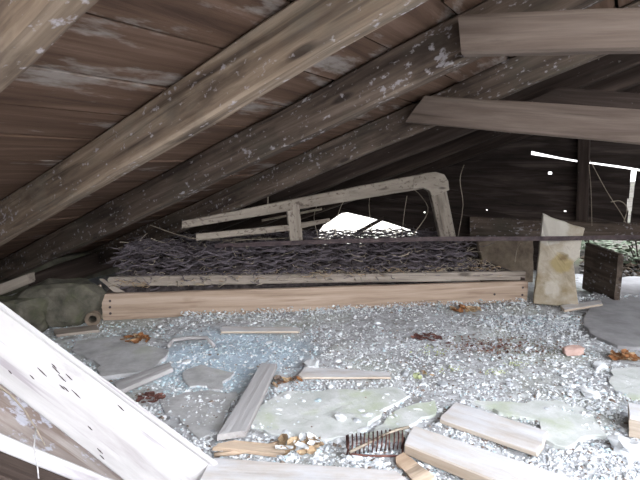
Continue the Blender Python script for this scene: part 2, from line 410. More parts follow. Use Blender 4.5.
def emit(u0, u1, lo, hi, f=0):
    """one board piece between the sloped lines lo(u), hi(u), clipped to roof and openings, cut in short lengths"""
    n = max(1, int(math.ceil((u1 - u0) / .06)))
    br = [u0 + (u1 - u0) * i / n for i in range(n + 1)]
    for (hu, hz, hr) in PIN:
        for e in (hu - hr, hu + hr):
            if u0 < e < u1: br.append(e)
    br.sort()
    for a, b in zip(br, br[1:]):
        hit = [h for h in PIN if abs((a + b) / 2 - h[0]) < h[2] * 1.01 and lo(h[0]) - .002 < h[1] + h[2] and hi(h[0]) + .002 > h[1] - h[2]]
        if hit:
            hu, hz, hr = hit[0]; hh = hr * .7
            if min(hz - hh, hi(a)) - lo(a) > .002: pl.append((((a, lo(a)), (b, lo(b)), (b, min(hz - hh, hi(b))), (a, min(hz - hh, hi(a)))), 0, 0, 0))
            if hi(a) - max(hz + hh, lo(a)) > .002: pl.append((((a, max(hz + hh, lo(a))), (b, max(hz + hh, lo(b))), (b, hi(b)), (a, hi(a))), 0, 0, 0))
            continue
        r = []
        for u in (a, b):
            l, h = lo(u), min(hi(u), zroof(u) + RD + .01)
            ht = holetop(u)
            if ht is not None: l = max(l, ht)
            if OPL < u < OPR: l = max(l, SILLZ)
            r.append((l, h))
        if r[0][1] - r[0][0] < .004 or r[1][1] - r[1][0] < .004:
            continue
        pl.append((((a, r[0][0]), (b, r[1][0]), (b, r[1][1]), (a, r[0][1])), 0 - sgn * .0, sgn * .018, 0))
k = -12
random.seed(5)
wall = []
for k in range(-14, 16):
    if k >= 0: lo = lambda u, k=k: zs(u) + .010 + bh * k - (.012 if k else 0); hi = lambda u, k=k: zs(u) + .010 + bh * (k + 1)
    else: lo = lambda u, k=k: zs(u) + bh * k - .012; hi = lambda u, k=k: zs(u) + bh * (k + 1) + (0 if k < -1 else -.004 + .0)
    segs = []
    if k == 0:
        segs = [(-3.2, ul_slit, lambda u: zs(u) - .02, hi), (ul_slit, 2.5, lambda u, l=lo: l(u) - .004 + .012 * max(0, 1 - (u - ul_slit) * 6), hi)]
    elif k > 0: segs = [(-3.2, 2.5, lo, hi)]
    else:
        zc = zs(s1[0]) + bh * (k + .5); us = uslit(zc)
        gap = .022 if zc > .34 else 0; jag = 0
        jag = random.uniform(-.006, .012)
        segs = [(-3.2, us - .011 + jag, lo, hi), (us + .014, 2.5, lo, hi)]
    for si, (a, b, l, h) in enumerate(segs):
        start = len(pl); emit(a, b, l, h)
        off = (k % 2) * .016
        for i in range(start, len(pl)):
            q, z0, z1, t = pl[i]; z0 = -sgn * off; z1 = sgn * (.012) - sgn * off
            pl[i] = (q, z0, z1, t)
vs, fs, cols = [], [], []
def wall_mesh():
    """turn wall pieces into one mesh of prisms"""
    V_, F_ = [], []
    for (q, z0, z1, t) in pl:
        kk = len(V_)
        for z in (z0, z1):
            for (x, y) in q: V_.append(V((x, y + .004 * noise.noise(V((x * 5, y * 9, 1))), z + .004 * noise.noise(V((x * 2, y * 3, 7))))))
        F_ += [(kk, kk + 1, kk + 2, kk + 3), (kk + 7, kk + 6, kk + 5, kk + 4)] + [(kk + j, kk + 4 + j, kk + 4 + (j + 1) % 4, kk + (j + 1) % 4) for j in range(4)]
    return V_, F_
v_, f_ = wall_mesh()
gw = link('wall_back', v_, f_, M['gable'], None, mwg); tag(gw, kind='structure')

# unseen boarded walls, added behind the viewer and at right to block low daylight; sky shows above them
def boardwall(name, P, Q, h, mat):
    d = (Q - P).normalized(); n_ = V((-d.y, d.x, 0)); vs, fs = [], []; k = 0; z = -.08; i = 0
    while z < h:
        z1 = z + .14; kk = len(vs); o_ = n_ * (.004 * (i % 2))
        for p in (P + o_, Q + o_):
            for (t, zz_) in ((0, z), (.022, z), (.022, z1 - .003), (0, z1 - .003)): vs.append(p + n_ * t + V((0, 0, zz_)))
        for j in range(4): fs.append((kk + j, kk + (j + 1) % 4, kk + 4 + (j + 1) % 4, kk + 4 + j))
        fs += [(kk + 3, kk + 2, kk + 1, kk), (kk + 4, kk + 5, kk + 6, kk + 7)]; z = z1; i += 1
    tag(link(name, vs, fs, mat), kind='structure')
boardwall('wall_light_block_front', W(-.62, -3.4, 0), W(-.62, 3.0, 0), WFH, M['dark'])
boardwall('wall_light_block_right', W(-.6, 2.62, 0), W(GA, 2.62, 0), WRH, M['dark'])
for nm, a0, a1, u0, u1 in (('floor_outside_front', -20, -.31, -14, 14), ('floor_outside_left', -.3, GA + .04, -14, -3.31), ('floor_outside_right', -.3, GA + .04, 2.61, 14)):
    g_ = grid_mesh(nm, a0, a1, u0, u1, .6, lambda x, y: -.12 + .03 * noise.noise(V((x, y, 3))), bpy.data.materials['outside ground']); tag(g_, kind='structure')

# ------------------------------------------------------------------ rafters
RA = [.39, .855, 1.31, 1.91, 2.37, 2.90, 3.45]
rl = ['heavy paint-spattered rafter crossing the top left corner, nearest of the rafters',
      'long mould-speckled rafter crossing the whole upper left, second from the near corner',
      'rafter carrying the upper, nearer collar tie on its face',
      'rafter carrying the lower collar tie on its face',
      'shadowed rafter directly behind the rafter that carries the lower collar tie',
      'dark rafter second from the gable wall, above the peeling cream frame',
      'dark rafter closest to the gable wall']
for i, a in enumerate(RA):
    for side in (0, 1):
        if side and a < 1.2: continue
        w = .055 if i else .06
        zz = zn * (RD / 2)
        if side == 0:
            u0, u1 = -3.3, RIDGE - .02
            P = W(a - w, u0, zroof(u0)) + zz; Q = W(a - w, u1, zroof(u1)) + zz
            o = beam('rafter', P, Q, zn, w, RD - .003, M['rafter'] if i < 2 else M['rafter2'] if i < 4 else M['dark'], back=DR, wob=.005, segs=46)  # farther rafters take darker woods; their deeper shade is put into the colour
            tag(o, rl[i], 'rafter', 'rafters of the left roof slope')
        else:
            zz = zn2 * (RD / 2); u0, u1 = RIDGE + .02, 2.9
            P = W(a - w, u0, zroof(u0)) + zz; Q = W(a - w, u1, zroof(u1)) + zz
            o = beam('rafter', P, Q, zn2, w, RD - .003, M['dark'], back=DR, wob=.005)
            tag(o, 'dark rafter of the right roof slope, mostly out of view past the ridge', 'rafter', 'rafters of the right roof slope')
def pl_on(name, px, a, th, mat, label, cat, uend=None, **kw):
    A, B_, C, D = [ona(x, y, a) for x, y in px]
    if uend:                                    # run on to the rafters of the other slope
        B_ = A + (B_ - A) * ((uend - A.dot(PP)) / (B_ - A).dot(PP)); C = D + (C - D) * ((uend - D.dot(PP)) / (C - D).dot(PP))
    o = plank(name, A, B_, C, D, th, mat, back=DR, **kw); return tag(o, label, cat)
pl_on('collar_tie', [(461, 54), (800, 47), (800, 0), (458, 14)], RA[2] - .055 - .047, .045, M['tie'], 'weathered brown collar tie at top right, nearest to the viewer, with square cut end', 'collar tie', segs=44, uend=2.0)
pl_on('collar_tie', [(405, 122), (780, 157), (780, 119), (425, 95)], RA[3] - .055 - .047, .045, M['tie'], 'grey brown collar tie below the top right one, its end tapering onto the rafter', 'collar tie', segs=44, uend=2.4)
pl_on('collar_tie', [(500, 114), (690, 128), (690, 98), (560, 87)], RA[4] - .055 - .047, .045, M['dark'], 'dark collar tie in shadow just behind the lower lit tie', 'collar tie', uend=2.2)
# gable stud and sill timber
pl_on('wall_post', [(573, 226), (589, 226), (593, 128), (577, 128)], GA - .07, .05, M['dark'], 'dark upright stud against the gable siding below the lower collar tie', 'post', wob=.004)
# plank() runs grain along A-B, so the stud is given lying then standing
o = bpy.data.objects['wall_post']; bpy.data.objects.remove(o)
P = ona(581, 240, GA - .07); Q = ona(585, 100, GA - .07)
d = PP * .034
tag(plank('wall_post', P - d, Q - d, Q + d, P + d, .05, M['dark'], back=DR, wob=.004), 'dark upright stud against the gable siding below the lower collar tie', 'post')
pl_on('sill_timber', [(470, 236), (700, 243), (700, 226), (470, 217)], GA - .12, .05, M['rafter2'], 'grey horizontal sill timber along the foot of the gable siding, behind the cream block', 'timber', segs=20)

# left eave: wall plate, short offcut, low eave wall
q = lambda x, y, Y: atdepth(x, y, Y)
tag(plank('wall_plate', q(-60, 330, 2.5), q(200, 236, 3.6), q(200, 222, 3.6), q(-60, 303, 2.5), .06, M['dark'], wob=.004), 'dark long wall plate timber low under the eave at far left', 'timber')
tag(plank('timber_offcut', q(-40, 312, 2.15), q(29, 284, 2.15), q(28, 274, 2.15), q(-40, 298, 2.15), .05, M['railgrey'], wob=.004), 'short pale timber offcut at the left edge below the rafters', 'timber')
uw = -2.92
evs = []
n = 36
for i in range(n + 1):
    a = .1 + (GA - .1) * i / n; r = noise.noise(V((a * 3, 0, 2))) * .03
    for (du, z) in ((0, -.02), (r, .06), (r, .16), (-.12, .17), (-.12, -.02)): evs.append(W(a, uw + du, min(z, zroof(uw) + RD - .01 + .3)))
efs = []
for i in range(n):
    for j in range(5):
        l = (j + 1) % 5; efs.append((i * 5 + j, i * 5 + l, (i + 1) * 5 + l, (i + 1) * 5 + j))
efs += [tuple(range(5)), tuple(range(n * 5, n * 5 + 5))[::-1]]
ew = link('wall_left', evs, efs, M['stone'], None, Matrix.Identity(4)); tag(ew, kind='structure')

# ------------------------------------------------------------------ stones and lump by the bed's left end
def rockobj(name, px, py, sx, sy, sz, mat, label, cat, seed, rot=0, group=None, sub=3, amp=.35, z=0):
    p = onfloor(px, py); vs, fs = rock((p.x, p.y, z + fh(p.x, p.y) - .004), sx, sy, sz, seed, sub, amp, rot)
    return tag(link(name, vs, fs, mat), label, cat, group)
rockobj('stone', 66, 322, .19, .14, .12, M['stone'], 'large mossy grey green stone left of the wooden bed base', 'stone', 3.1, .3)
rockobj('stone', 20, 330, .15, .12, .10, M['stone'], 'dark stone at the left under the eave, partly behind the white plank', 'stone', 8.4, .1)
pt = onfloor(93, 327); 
pp = empty('drain_pipe', (pt.x, pt.y, 0), 'short pinkish grey clay pipe end between mossy stone and bed base', 'pipe')
c0 = V((pt.x, pt.y, .035)); dirp = V((-.25, .95, .05)).normalized()
def ringpipe(name, c, d, r0, r1, L, mat, par):
    a = d.cross(V((0, 0, 1))).normalized(); b = d.cross(a); vs = []; N = 18
    for (r, l) in ((r0, 0), (r1, 0), (r1, L), (r0, L)):
        for k in range(N):
            an = 2 * math.pi * k / N; vs.append(c + d * l + (a * math.cos(an) + b * math.sin(an)) * r)
    fs = []
    for s in range(4):
        for k in range(N):
            l = (k + 1) % N; s2_ = (s + 1) % 4; fs.append((s * N + k, s * N + l, s2_ * N + l, s2_ * N + k))
    return link(name, vs, fs, mat, par, smooth=False)
ringpipe('barrel', c0 + dirp * .02, dirp, .018, .027, .16, M['stone'], pp)
ringpipe('collar', c0, dirp, .018, .033, .03, M['plaster'], pp)

# ------------------------------------------------------------------ wooden bed base
L0 = onfloor(103, 321); R0 = onfloor(527, 302)
E = (R0 - L0); BL = E.length; E.normalize(); G = V((-E.y, E.x, 0))      # along, and backwards
BW = .82
B = lambda s, t, z: L0 + E * s + G * t + V((0, 0, z))
bed = empty('wooden_bed_base', L0, 'long low wooden bed base with pale front rail in the middle of the floor', 'bed')
fra = plank('front_rail', B(0, 0, .0), B(BL, 0, .0), B(BL, 0, .112), B(0, 0, .128), .028, M['rail'], bed, wob=.0025, segs=40)
sr = plank('upper_rail', B(.02, .055, .150), B(BL, .03, .112), B(BL, .03, .158), B(.02, .055, .196), .03, M['railgrey'], bed, wob=.004, segs=40, rag=(.02, .0))
plank('back_rail', B(0, BW, .0), B(BL, BW, 0), B(BL, BW, .12), B(0, BW, .12), .028, M['railgrey'], bed, back=G)
plank('end_board', B(.0, .028, .0), B(.0, BW, .0), B(.0, BW, .12), B(.0, .028, .12), .025, M['railgrey'], bed, back=E)
plank('end_board', B(BL - .002, .03, .0), B(BL - .002, BW, .0), B(BL - .002, BW, .135), B(BL - .002, .03, .135), .025, M['dark'], bed, back=-E)
plank('corner_post', B(-.035, .02, .0), B(-.055, .03, .16), B(-.012, .03, .165), B(-.002, .02, .0), .035, M['straw'], bed, back=G, wob=.005)
plank('brace', B(.05, .03, .128), B(.10, .03, .125), B(.0, .05, .19), B(-.02, .05, .19), .012, M['railgrey'], bed)
for (s, z) in ((.035, .035), (.035, .065), (.037, .095), (BL - .03, .04), (BL - .03, .08), (1.12, .02), (1.95, .05)):
    vs, fs = tube(None, [B(s, .004, z), B(s, -.0025, z)], .006, None, sides=8)
    link('nail', vs, fs, M['iron'], fra)
for t in (.3, .55):
    plank('slat', B(.02, t, .02), B(BL - .03, t, .02), B(BL - .03, t + .08, .02), B(.02, t + .08, .02), .018, M['railgrey'], bed, back=V((0, 0, -1)))

# ------------------------------------------------------------------ spring mattress
spm = empty('spring_mattress', B(.1, .1, .13), 'dark rusted coil spring mattress core matted with debris, lying in the wooden bed base', 'mattress')
random.seed(21)
def coil(seed):
    random.seed(seed); pts = []; turns = 4.6; N = int(turns * 11)
    for i in range(N + 1):
        t = i / N; an = t * turns * 2 * math.pi; r = .036 + .014 * abs(2 * t - 1) ** 2
        pts.append(V((r * math.cos(an) + .008 * math.sin(t * 3 + seed), r * math.sin(an) * .95, .17 * t)))
    return tube(None, pts, .0042, None, sides=5)
cm = []
for s in range(3):
    vs, fs = coil(s)
    cm.append((vs, fs))
first = {}
S0, S1 = .10, BL - .32
NC = 19
for r in range(5):
    for c in range(NC):
        v = random.randrange(3)
        lean = V((random.uniform(-.15, .15), random.uniform(-.15, .15), 1))
        base = B(S0 + (S1 - S0) * c / (NC - 1) + random.uniform(-.012, .012), .11 + .15 * r, .13 + random.uniform(-.01, .012) + (.035 * (c > 15)) * 0)
        m_ = Matrix.Translation(base - spm.location) @ lean.to_track_quat('Z', 'Y').to_matrix().to_4x4() @ Matrix.Rotation(random.random() * 6.28, 4, 'Z')
        if v not in first:
            me = bpy.data.meshes.new('coil_spring'); me.from_pydata([tuple(p) for p in cm[v][0]], [], cm[v][1]); me.materials.append(M['wire'])
            me.polygons.foreach_set('use_smooth', [True] * len(me.polygons))
            o = bpy.data.objects.new('coil_spring', me); first[v] = o
        else: o = first[v].copy()
        col.objects.link(o); o.parent = spm; o.matrix_basis = m_
# woven wires, top and bottom
vs, fs = [], []
def addtube(pts, r, sides=4):
    v, f = tube(None, pts, r, None, sides=sides); k = len(vs); vs.extend(v); fs.extend(tuple(i + k for i in g) for g in f)
for lv, (z0, cnt) in enumerate(((.30, 17), (.245, 12), (.19, 12), (.15, 8))):
    for i in range(cnt):
        t0 = .06 + .68 * i / (cnt - 1) + random.uniform(-.01, .01); ph = random.random() * 6; fr = random.uniform(30, 60)
        pts = []
        for j in range(110):
            s = S0 - .05 + (S1 - S0 + .1) * j / 109
            pts.append(B(s, t0 + .011 * math.sin(s * fr + ph), z0 + .016 * noise.noise(V((s * 3, t0 * 4, lv))) + .007 * math.sin(s * fr * 1.3 + ph)))
        addtube(pts, random.uniform(.0022, .004))
link('lacing_wires', vs, fs, M['wire'], spm)
vs, fs = [], []
for i in range(24):
    s = S0 - .02 + (S1 - S0 + .04) * i / 23
    for z0 in (.15, .305):
        addtube([B(s + .012 * math.sin(j * .9 + i), .06 + .68 * j / 24, z0 + .008 * math.sin(j * 1.3 + i)) for j in range(25)], .003)
link('cross_wires', vs, fs, M['wire'], spm)
# matted stuffing between the coils
def lump_sheet(name, zb, amp, s0, s1, t0, t1, mat, par, ns=150, nt_=44, seed=0, thick=.02):
    vs, fs = [], []
    for side in (0, 1):
        for i in range(ns + 1):
            for j in range(nt_ + 1):
                s = s0 + (s1 - s0) * i / ns; t = t0 + (t1 - t0) * j / nt_
                e = min(1, i / 5, (ns - i) / 5, j / 3, (nt_ - j) / 3)
                h = zb + amp * (noise.noise(V((s * 7, t * 7, seed))) + .6 * noise.noise(V((s * 22, t * 22, seed))) + .35 * noise.noise(V((s * 60, t * 60, seed)))) 
                z = h * e + (zb - thick) * (1 - e) if side == 0 else zb - thick - .004
                vs.append(B(s + .01 * noise.noise(V((s * 20, t * 20, 5))), t + .012 * noise.noise(V((s * 30, t * 30, 9))), z))
    st = (ns + 1) * (nt_ + 1)
    for side in (0, 1):
        for i in range(ns):
            for j in range(nt_):
                k = side * st + i * (nt_ + 1) + j; f = (k, k + nt_ + 1, k + nt_ + 2, k + 1); fs.append(f if side else f[::-1])
    return link(name, vs, fs, mat, par)
o = lump_sheet('stuffing', .20, .035, S0 - .06, S1 + .08, .13, .78, M['stuffing'], spm, seed=2, thick=.1); o['kind'] = 'stuff'
def strands(name, cnt, s0, s1, t0, t1, z0, z1, lmin, lmax, r, mats, par, lift=.5):
    vs_, fs_, mi = [], [], []
    for i in range(cnt):
        p = B(random.uniform(s0, s1), random.uniform(t0, t1), random.uniform(z0, z1)); an = random.uniform(0, 6.28); L = random.uniform(lmin, lmax)
        d = V((math.cos(an), math.sin(an) * .8, random.uniform(-lift, lift))); b_ = V((random.uniform(-1, 1), random.uniform(-1, 1), random.uniform(-1, 1))) * L * .3
        pts = [p + d * L * t + b_ * (t * (1 - t) * 4) for t in (0, .25, .5, .75, 1)]
        v, f = tube(None, pts, r, None, sides=3); k = len(vs_); vs_ += v; fs_ += [tuple(q_ + k for q_ in g) for g in f]; mi += [random.randrange(len(mats))] * len(f)
    o = link(name, vs_, fs_, None, par, mats=mats, mi=mi); o['kind'] = 'stuff'; return o
strands('fibre_wisps', 1900, S0 - .08, S1 + .1, .05, .78, .16, .315, .03, .11, .0018, [M['wire'], M['stuffing'], M['wire'], M['straw']], spm, .35)
strands('straw_litter', 2200, S0 - .05, S1 + .2, .03, .35, .145, .185, .02, .07, .0018, [M['straw'], M['straw'], M['tanleaf'], M['wire']], spm, .2)

# angle iron rail crossing in front of the cream block
ir = [q(215, 246, 2.46), q(330, 241.5, 2.44), q(430, 239, 2.43), q(560, 238.5, 2.405), q(700, 236, 2.5), q(830, 234, 2.55)]
vs, fs = [], []
for i, p in enumerate(ir):
    d = V((-.03, 1, 0)); zz_ = V((0, 0, 1))
    for (t, z) in ((0, 0), (0, .022), (.004, .022), (.004, .004), (.028, .004), (.028, 0)): vs.append(p + d * t + zz_ * (z - .011))
for i in range(len(ir) - 1):
    for j in range(6):
        l = (j + 1) % 6; fs.append((i * 6 + j, (i + 1) * 6 + j, (i + 1) * 6 + l, i * 6 + l))
fs += [tuple(range(6)), tuple(range(len(ir) * 6 - 6, len(ir) * 6))[::-1]]
tag(link('angle_iron', vs, fs, M['iron']), 'long thin rusty angle iron running level over the springs and past the cream block', 'iron bar')

# ------------------------------------------------------------------ peeling cream frame standing on the springs
F0 = q(180, 222, 2.42); F1 = q(448, 175, 2.86); nf = V((F1.y - F0.y, -(F1.x - F0.x), 0)).normalized()
fp = lambda x, y: onplane(x, y, F0, nf)
bk = -nf if nf.y < 0 else nf; bk = V((0, 1, 0)) if bk.y < 0 else bk
fr = empty('bed_frame', fp(300, 240), 'peeling cream wooden bed end frame standing on the spring mattress', 'bed frame')
def fpart(name, px, th=.03, **kw): return plank(name, *[fp(x, y) for x, y in px], th, M['paint'], fr, back=bk, wob=.003, **kw)
fpart('top_rail', [(182, 229), (430, 188), (424, 174), (182, 221)], segs=30)
fpart('side_post', [(440, 236), (428, 190), (444, 174), (457, 236)], segs=14) if False else None
P0, P1 = fp(449, 240), fp(437, 183); dd = (fp(457, 200) - fp(441, 200)) / 2
plank('side_post', P0 - dd, P1 - dd * 1.1, P1 + dd * 1.0, P0 + dd, .032, M['paint'], fr, back=bk, wob=.003, segs=14)
# rounded corner piece
pts = [fp(x, y) for x, y in ((414, 177), (424, 173.5), (436, 172), (444, 174.5), (448, 181), (449, 190), (434, 196), (429, 190.5), (423, 187.5), (413, 188.5))]
vs = [p - bk * .003 for p in pts] + [p + bk * .036 for p in pts]; N = len(pts)
link('corner_joint', vs, [tuple(range(N)), tuple(range(N, 2 * N))[::-1]] + [(i, i + N, (i + 1) % N + N, (i + 1) % N) for i in range(N)], M['paint'], fr)
P0, P1 = fp(297, 243), fp(293, 205); dd = (fp(300, 220) - fp(287, 220)) / 2
plank('middle_post', P0 - dd, P1 - dd, P1 + dd, P0 + dd, .024, M['paint'], fr, back=bk, wob=.003)
fpart('lower_rail', [(196, 241), (290, 231), (289, 225), (196, 234)], .022)
fpart('lower_rail', [(300, 229), (330, 222), (330, 218), (300, 223)], .02)
pts = [fp(x, y) for x, y in ((413, 187), (421, 186), (436, 199), (438, 209), (432, 205))]
# thin battens and stems showing in the bright opening
tag(plank('lath', q(262, 222, 3.1), q(322, 210, 3.25), q(322, 207.5, 3.25), q(262, 219.5, 3.1), .01, M['straw']), 'thin pale lath leaning left of the bright opening, behind the cream frame', 'lath')
tag(plank('lath', q(357, 235, 3.5), q(384, 220, 3.5), q(384, 216.5, 3.5), q(357, 231, 3.5), .012, M['dark']), 'short dark lath crossing the bright opening behind the cream frame', 'lath')

# ------------------------------------------------------------------ cream block, dark board, plaster piece
bb = [(533, 305), (578, 309), (583, 228), (543, 214)]
base = onfloor(555, 307); bn = V((-.36, -1, 0)).normalized()
bp = lambda x, y: onplane(x, y, base, bn)
ho = [bp(x, y) for x, y in ((533, 304), (579, 309), (576, 282), (574, 262), (580, 258), (583, 236), (585, 229), (560, 221), (543, 214), (541, 235), (538, 262))]
def chunk(name, pts, th, back, mat, label, cat, wob=.004, lean=None):
    """thick irregular piece: outline subdivided, faces roughened, bevelled rim"""
    out = []
    for i, p in enumerate(pts):
        r = pts[(i + 1) % len(pts)]; m = max(1, int((r - p).length / .02))
        for j in range(m):
            s = p.lerp(r, j / m); out.append(s + noise.noise_vector(s * 25) * wob)
    c = sum(out, V((0, 0, 0))) / len(out); N = len(out); vs, fs = [], []
    prof = [(.0, .0), (.5, .0), (.8, .002), (.97, .004), (1, .012), (1, th - .012), (.97, th - .004), (.6, th), (0.0, th)]
    for (s, d) in prof[1:-1]:
        for p in out:
            w_ = noise.noise(p * 14 + V((d * 20, 0, 0))) * wob * .8
            vs.append(c + (p - c) * s + back * (d + w_))
    R = len(prof) - 2
    for r in range(R - 1):
        for i in range(N):
            j = (i + 1) % N; fs.append((r * N + i, (r + 1) * N + i, (r + 1) * N + j, r * N + j))
    fs.append(tuple(range(N))); fs.append(tuple(range((R - 1) * N, R * N))[::-1])
    o = link(name, vs, fs, mat); return tag(o, label, cat)
chunk('wooden_block', ho, .055, -bn, M['block'], 'upright tapering cream block with slanted top right of the bed base', 'block')
ob = bpy.data.objects['wooden_block']; m_ = M['block']; nt = m_.node_tree; b_ = nt.nodes['Principled BSDF']; src = b_.inputs['Base Color'].links[0].from_socket
tcn = nt.nodes.new('ShaderNodeTexCoord'); nn1 = mk(nt, 'ShaderNodeTexNoise', Scale=30.0, Detail=4.0); nt.links.new(tcn.outputs['Object'], nn1.inputs['Vector'])
for (px, py, r, cc) in ((548, 226, .10, (.5, .47, .42)), (575, 250, .06, (.5, .46, .4)), (561, 264, .055, (.34, .27, .13)), (564, 258, .022, (.16, .11, .06)), (552, 288, .045, (.48, .44, .38))):
    mp_ = nt.nodes.new('ShaderNodeVectorMath'); mp_.operation = 'DISTANCE'; mp_.inputs[1].default_value = bp(px, py) - ob.location; nt.links.new(tcn.outputs['Object'], mp_.inputs[0])
    q_ = mk(nt, 'ShaderNodeMath', operation='MULTIPLY_ADD'); q_.inputs[1].default_value = .05; nt.links.new(nn1.outputs['Fac'], q_.inputs[0]); nt.links.new(mp_.outputs['Value'], q_.inputs[2])
    r_ = mk(nt, 'ShaderNodeMapRange'); r_.inputs[1].default_value = r + .03; r_.inputs[2].default_value = r + .01; r_.inputs[3].default_value = 0; r_.inputs[4].default_value = .85; nt.links.new(q_.outputs[0], r_.inputs[0])
    src = mix(nt, r_.outputs[0], src, cc)
nt.links.new(src, b_.inputs['Base Color'])
# the sunken panel on its face
pts = [bp(x, y) for x, y in ((545, 251), (560, 247), (571, 254), (572, 270), (566, 296), (545, 297))]
db0 = onfloor(614, 303); db1 = onfloor(582, 289)
h1 = atdepth(616, 254, db0.y).z; h0 = atdepth(584, 243, db1.y).z
tag(plank('short_board', V((db1.x, db1.y, 0)), V((db0.x, db0.y, 0)), V((db0.x, db0.y, h1)), V((db1.x, db1.y, h0)), .03, M['rafter2'], wob=.003), 'short dark brown board standing on edge right of the cream block', 'board')
g1 = [q(x, y, 2.98) for x, y in ((478, 243), (500, 238), (534, 236), (534, 288), (510, 284), (482, 262))]
o = chunk('plaster_fragment', [V((p.x, p.y, p.z)) for p in g1], .05, V((0, 1, 0)), M['plaster'], 'tan slab of broken plaster leaning behind the right end of the bed base', 'plaster')

# ------------------------------------------------------------------ foreground timbers, lower left
def fplank(name, A, B_, C, D, th, mat, label, cat, **kw):
    return tag(plank(name, q(*A), q(*B_), q(*C), q(*D), th, mat, **kw), label, cat)
big = empty('white_plank', q(216, 470, 1.02), 'broad pale white plank slanting up to the left edge in the foreground', 'plank')
A_, B2, C2, D2 = q(-130, 282, .98), q(207, 545, .96), q(217, 464, 1.06), q(-130, 208, 1.10)
fbo = plank('face_board', A_, B2, C2, D2, .022, M['white'], big, wob=.002, segs=40, rag=(0, .012))
xh = (C2 - D2).normalized(); yv = (D2 - A_).normalized(); nn = xh.cross(yv).normalized()
if nn.dot(O - C2) < 0: nn = -nn
plank('raised_edge', D2 - yv * .016 + nn * .006, C2 - yv * .016 + nn * .006, C2 + yv * .004 + nn * .006, D2 + yv * .004 + nn * .006, .02, M['white'], big, wob=.0012, segs=40)
random.seed(4)
for (x, y, l) in ((42, 372, .016), (62, 378, .014), (69, 377, .012), (66, 389, .01), (76, 394, .016), (32, 377, .008), (56, 370, .014), (100, 451, .01), (102, 457, .008), (121, 408, .012), (90, 428, .008), (10, 372, .006), (62, 387, .009), (54, 366, .009)):
    p = onplane(x, y, C2, nn); a = (xh * .9 - yv * .25) * l * .8; b_ = yv * .0017
    vs = [p - a - b_ * .3, p + a * .2 - b_, p + a, p + a * .1 + b_]; vs = vs + [v + nn * .0022 for v in vs]; vs = [v - nn * .001 for v in vs]
    link('gouge', vs, [(3, 2, 1, 0), (4, 5, 6, 7), (0, 1, 5, 4), (1, 2, 6, 5), (2, 3, 7, 6), (3, 0, 4, 7)], M['iron'], fbo)
fplank('grey_plank', (-120, 355, .93), (140, 535, .93), (140, 495, 1.0), (-120, 300, 1.03), .02, M['dirtywhite'], 'dirty grey plank with blue mould showing below the broad white plank', 'plank', wob=.003) if False else None
tag(plank('mouldy_plank', q(-120, 372, .84), q(170, 540, .84), q(150, 500, .93), q(-120, 290, .95), .02, M['dirtywhite'], wob=.003), 'dirty grey mouldy plank showing below the broad white plank', 'plank')
tag(plank('white_batten', q(-120, 402, .76), q(175, 520, .76), q(175, 503, .78), q(-120, 382, .79), .03, M['white'], wob=.002), 'narrow white batten crossing the bottom left corner below the mouldy plank', 'batten')
tag(plank('dark_batten', q(-120, 430, .72), q(110, 520, .72), q(110, 494, .76), q(-120, 402, .77), .025, M['dark'], wob=.003), 'dark weathered batten under the white batten in the bottom left corner', 'batten')
st = [q(-4, 384, .90), q(12, 396, .905), (q(26, 412, .90)), q(38, 432, .88), q(45, 445, .87)]
tag(tube('splinter', st, lambda t: .0022 * (1 - t * .5), M['straw']), 'long pale splinter hanging off the lower edge of the white plank', 'splinter')
st = [q(36, 428, .80), q(34, 448, .765), q(37, 462, .755), q(39, 482, .74)]
tag(tube('string', st, .0012, M['white']), 'thin white string hanging over the white batten at lower left', 'string')

# ------------------------------------------------------------------ planks on the floor
def lay(name, px, th, mat, label, cat='board', lift=0.012, zz=None, **kw):
    zz = zz or [th + lift] * 4
    P = [onfloor(x, y, z) for (x, y), z in zip(px, zz)]
    return tag(plank(name, *P, th, mat, back=V((0, 0, -1)), **kw), label, cat)
lay('loose_board', [(218, 433), (261, 363), (277, 364), (246, 431)], .018, M['greyplank'], 'silver grey short board pointing away on the floor right of the white plank', zz=[.04, .045, .045, .04], rag=(.03, .02))
lay('loose_board', [(119, 391), (172, 368), (169, 362), (114, 382)], .016, M['greyplank'], 'narrow grey board on the floor above the broad white plank edge', rag=(.01, .02))
lay('loose_board', [(303, 377), (392, 377), (390, 372), (305, 367)], .008, M['paleplank'], 'thin pale splintered board in the middle of the floor', rag=(.03, .03))
lay('loose_board', [(405, 444), (640, 540), (585, 482), (413, 425)], .03, M['paleplank'], 'thick pale board at bottom right with tan front edge', lift=.012, rag=(.006, 0))
lay('loose_board', [(440, 419), (536, 452), (548, 431), (456, 402)], .012, M['paleplank'], 'flat pale board behind the thick pale board, greenish at its right end', lift=.008, rag=(.01, .03))
lay('loose_board', [(190, 500), (420, 500), (395, 470), (213, 457)], .022, M['paleplank'], 'wide dusty board along the bottom edge beside the white plank tip', rag=(.02, .04))
lay('loose_board', [(417, 485), (436, 478), (402, 452), (394, 457)], .009, M['tan'], 'small tan split board beside the rusty comb of wires at bottom', rag=(.02, .01))
lay('loose_board', [(214, 447), (285, 455), (284, 445), (232, 440)], .010, M['tan'], 'thin tan splintered board by the tip of the white plank', rag=(.03, .03))
lay('loose_board', [(56, 335), (98, 330), (96, 325), (54, 329)], .012, M['railgrey'], 'grey lath on the floor at left just in front of the mossy stone', rag=(.02, .03))
lay('loose_board', [(222, 331), (300, 331), (300, 327), (222, 326)], .01, M['paleplank'], 'thin pale lath lying just in front of the bed base front rail', rag=(.02, .03))
lay('loose_board', [(565, 310), (602, 304), (600, 300), (560, 305)], .012, M['paleplank'], 'thin pale lath on the floor at the foot of the short dark board', rag=(.01, .02))
rb = empty('end_block', onfloor(650, 446), 'brown ended timber block cut by the right edge of view', 'timber')
P = [onfloor(626, 432), onfloor(700, 470), None, None]
zt = .06
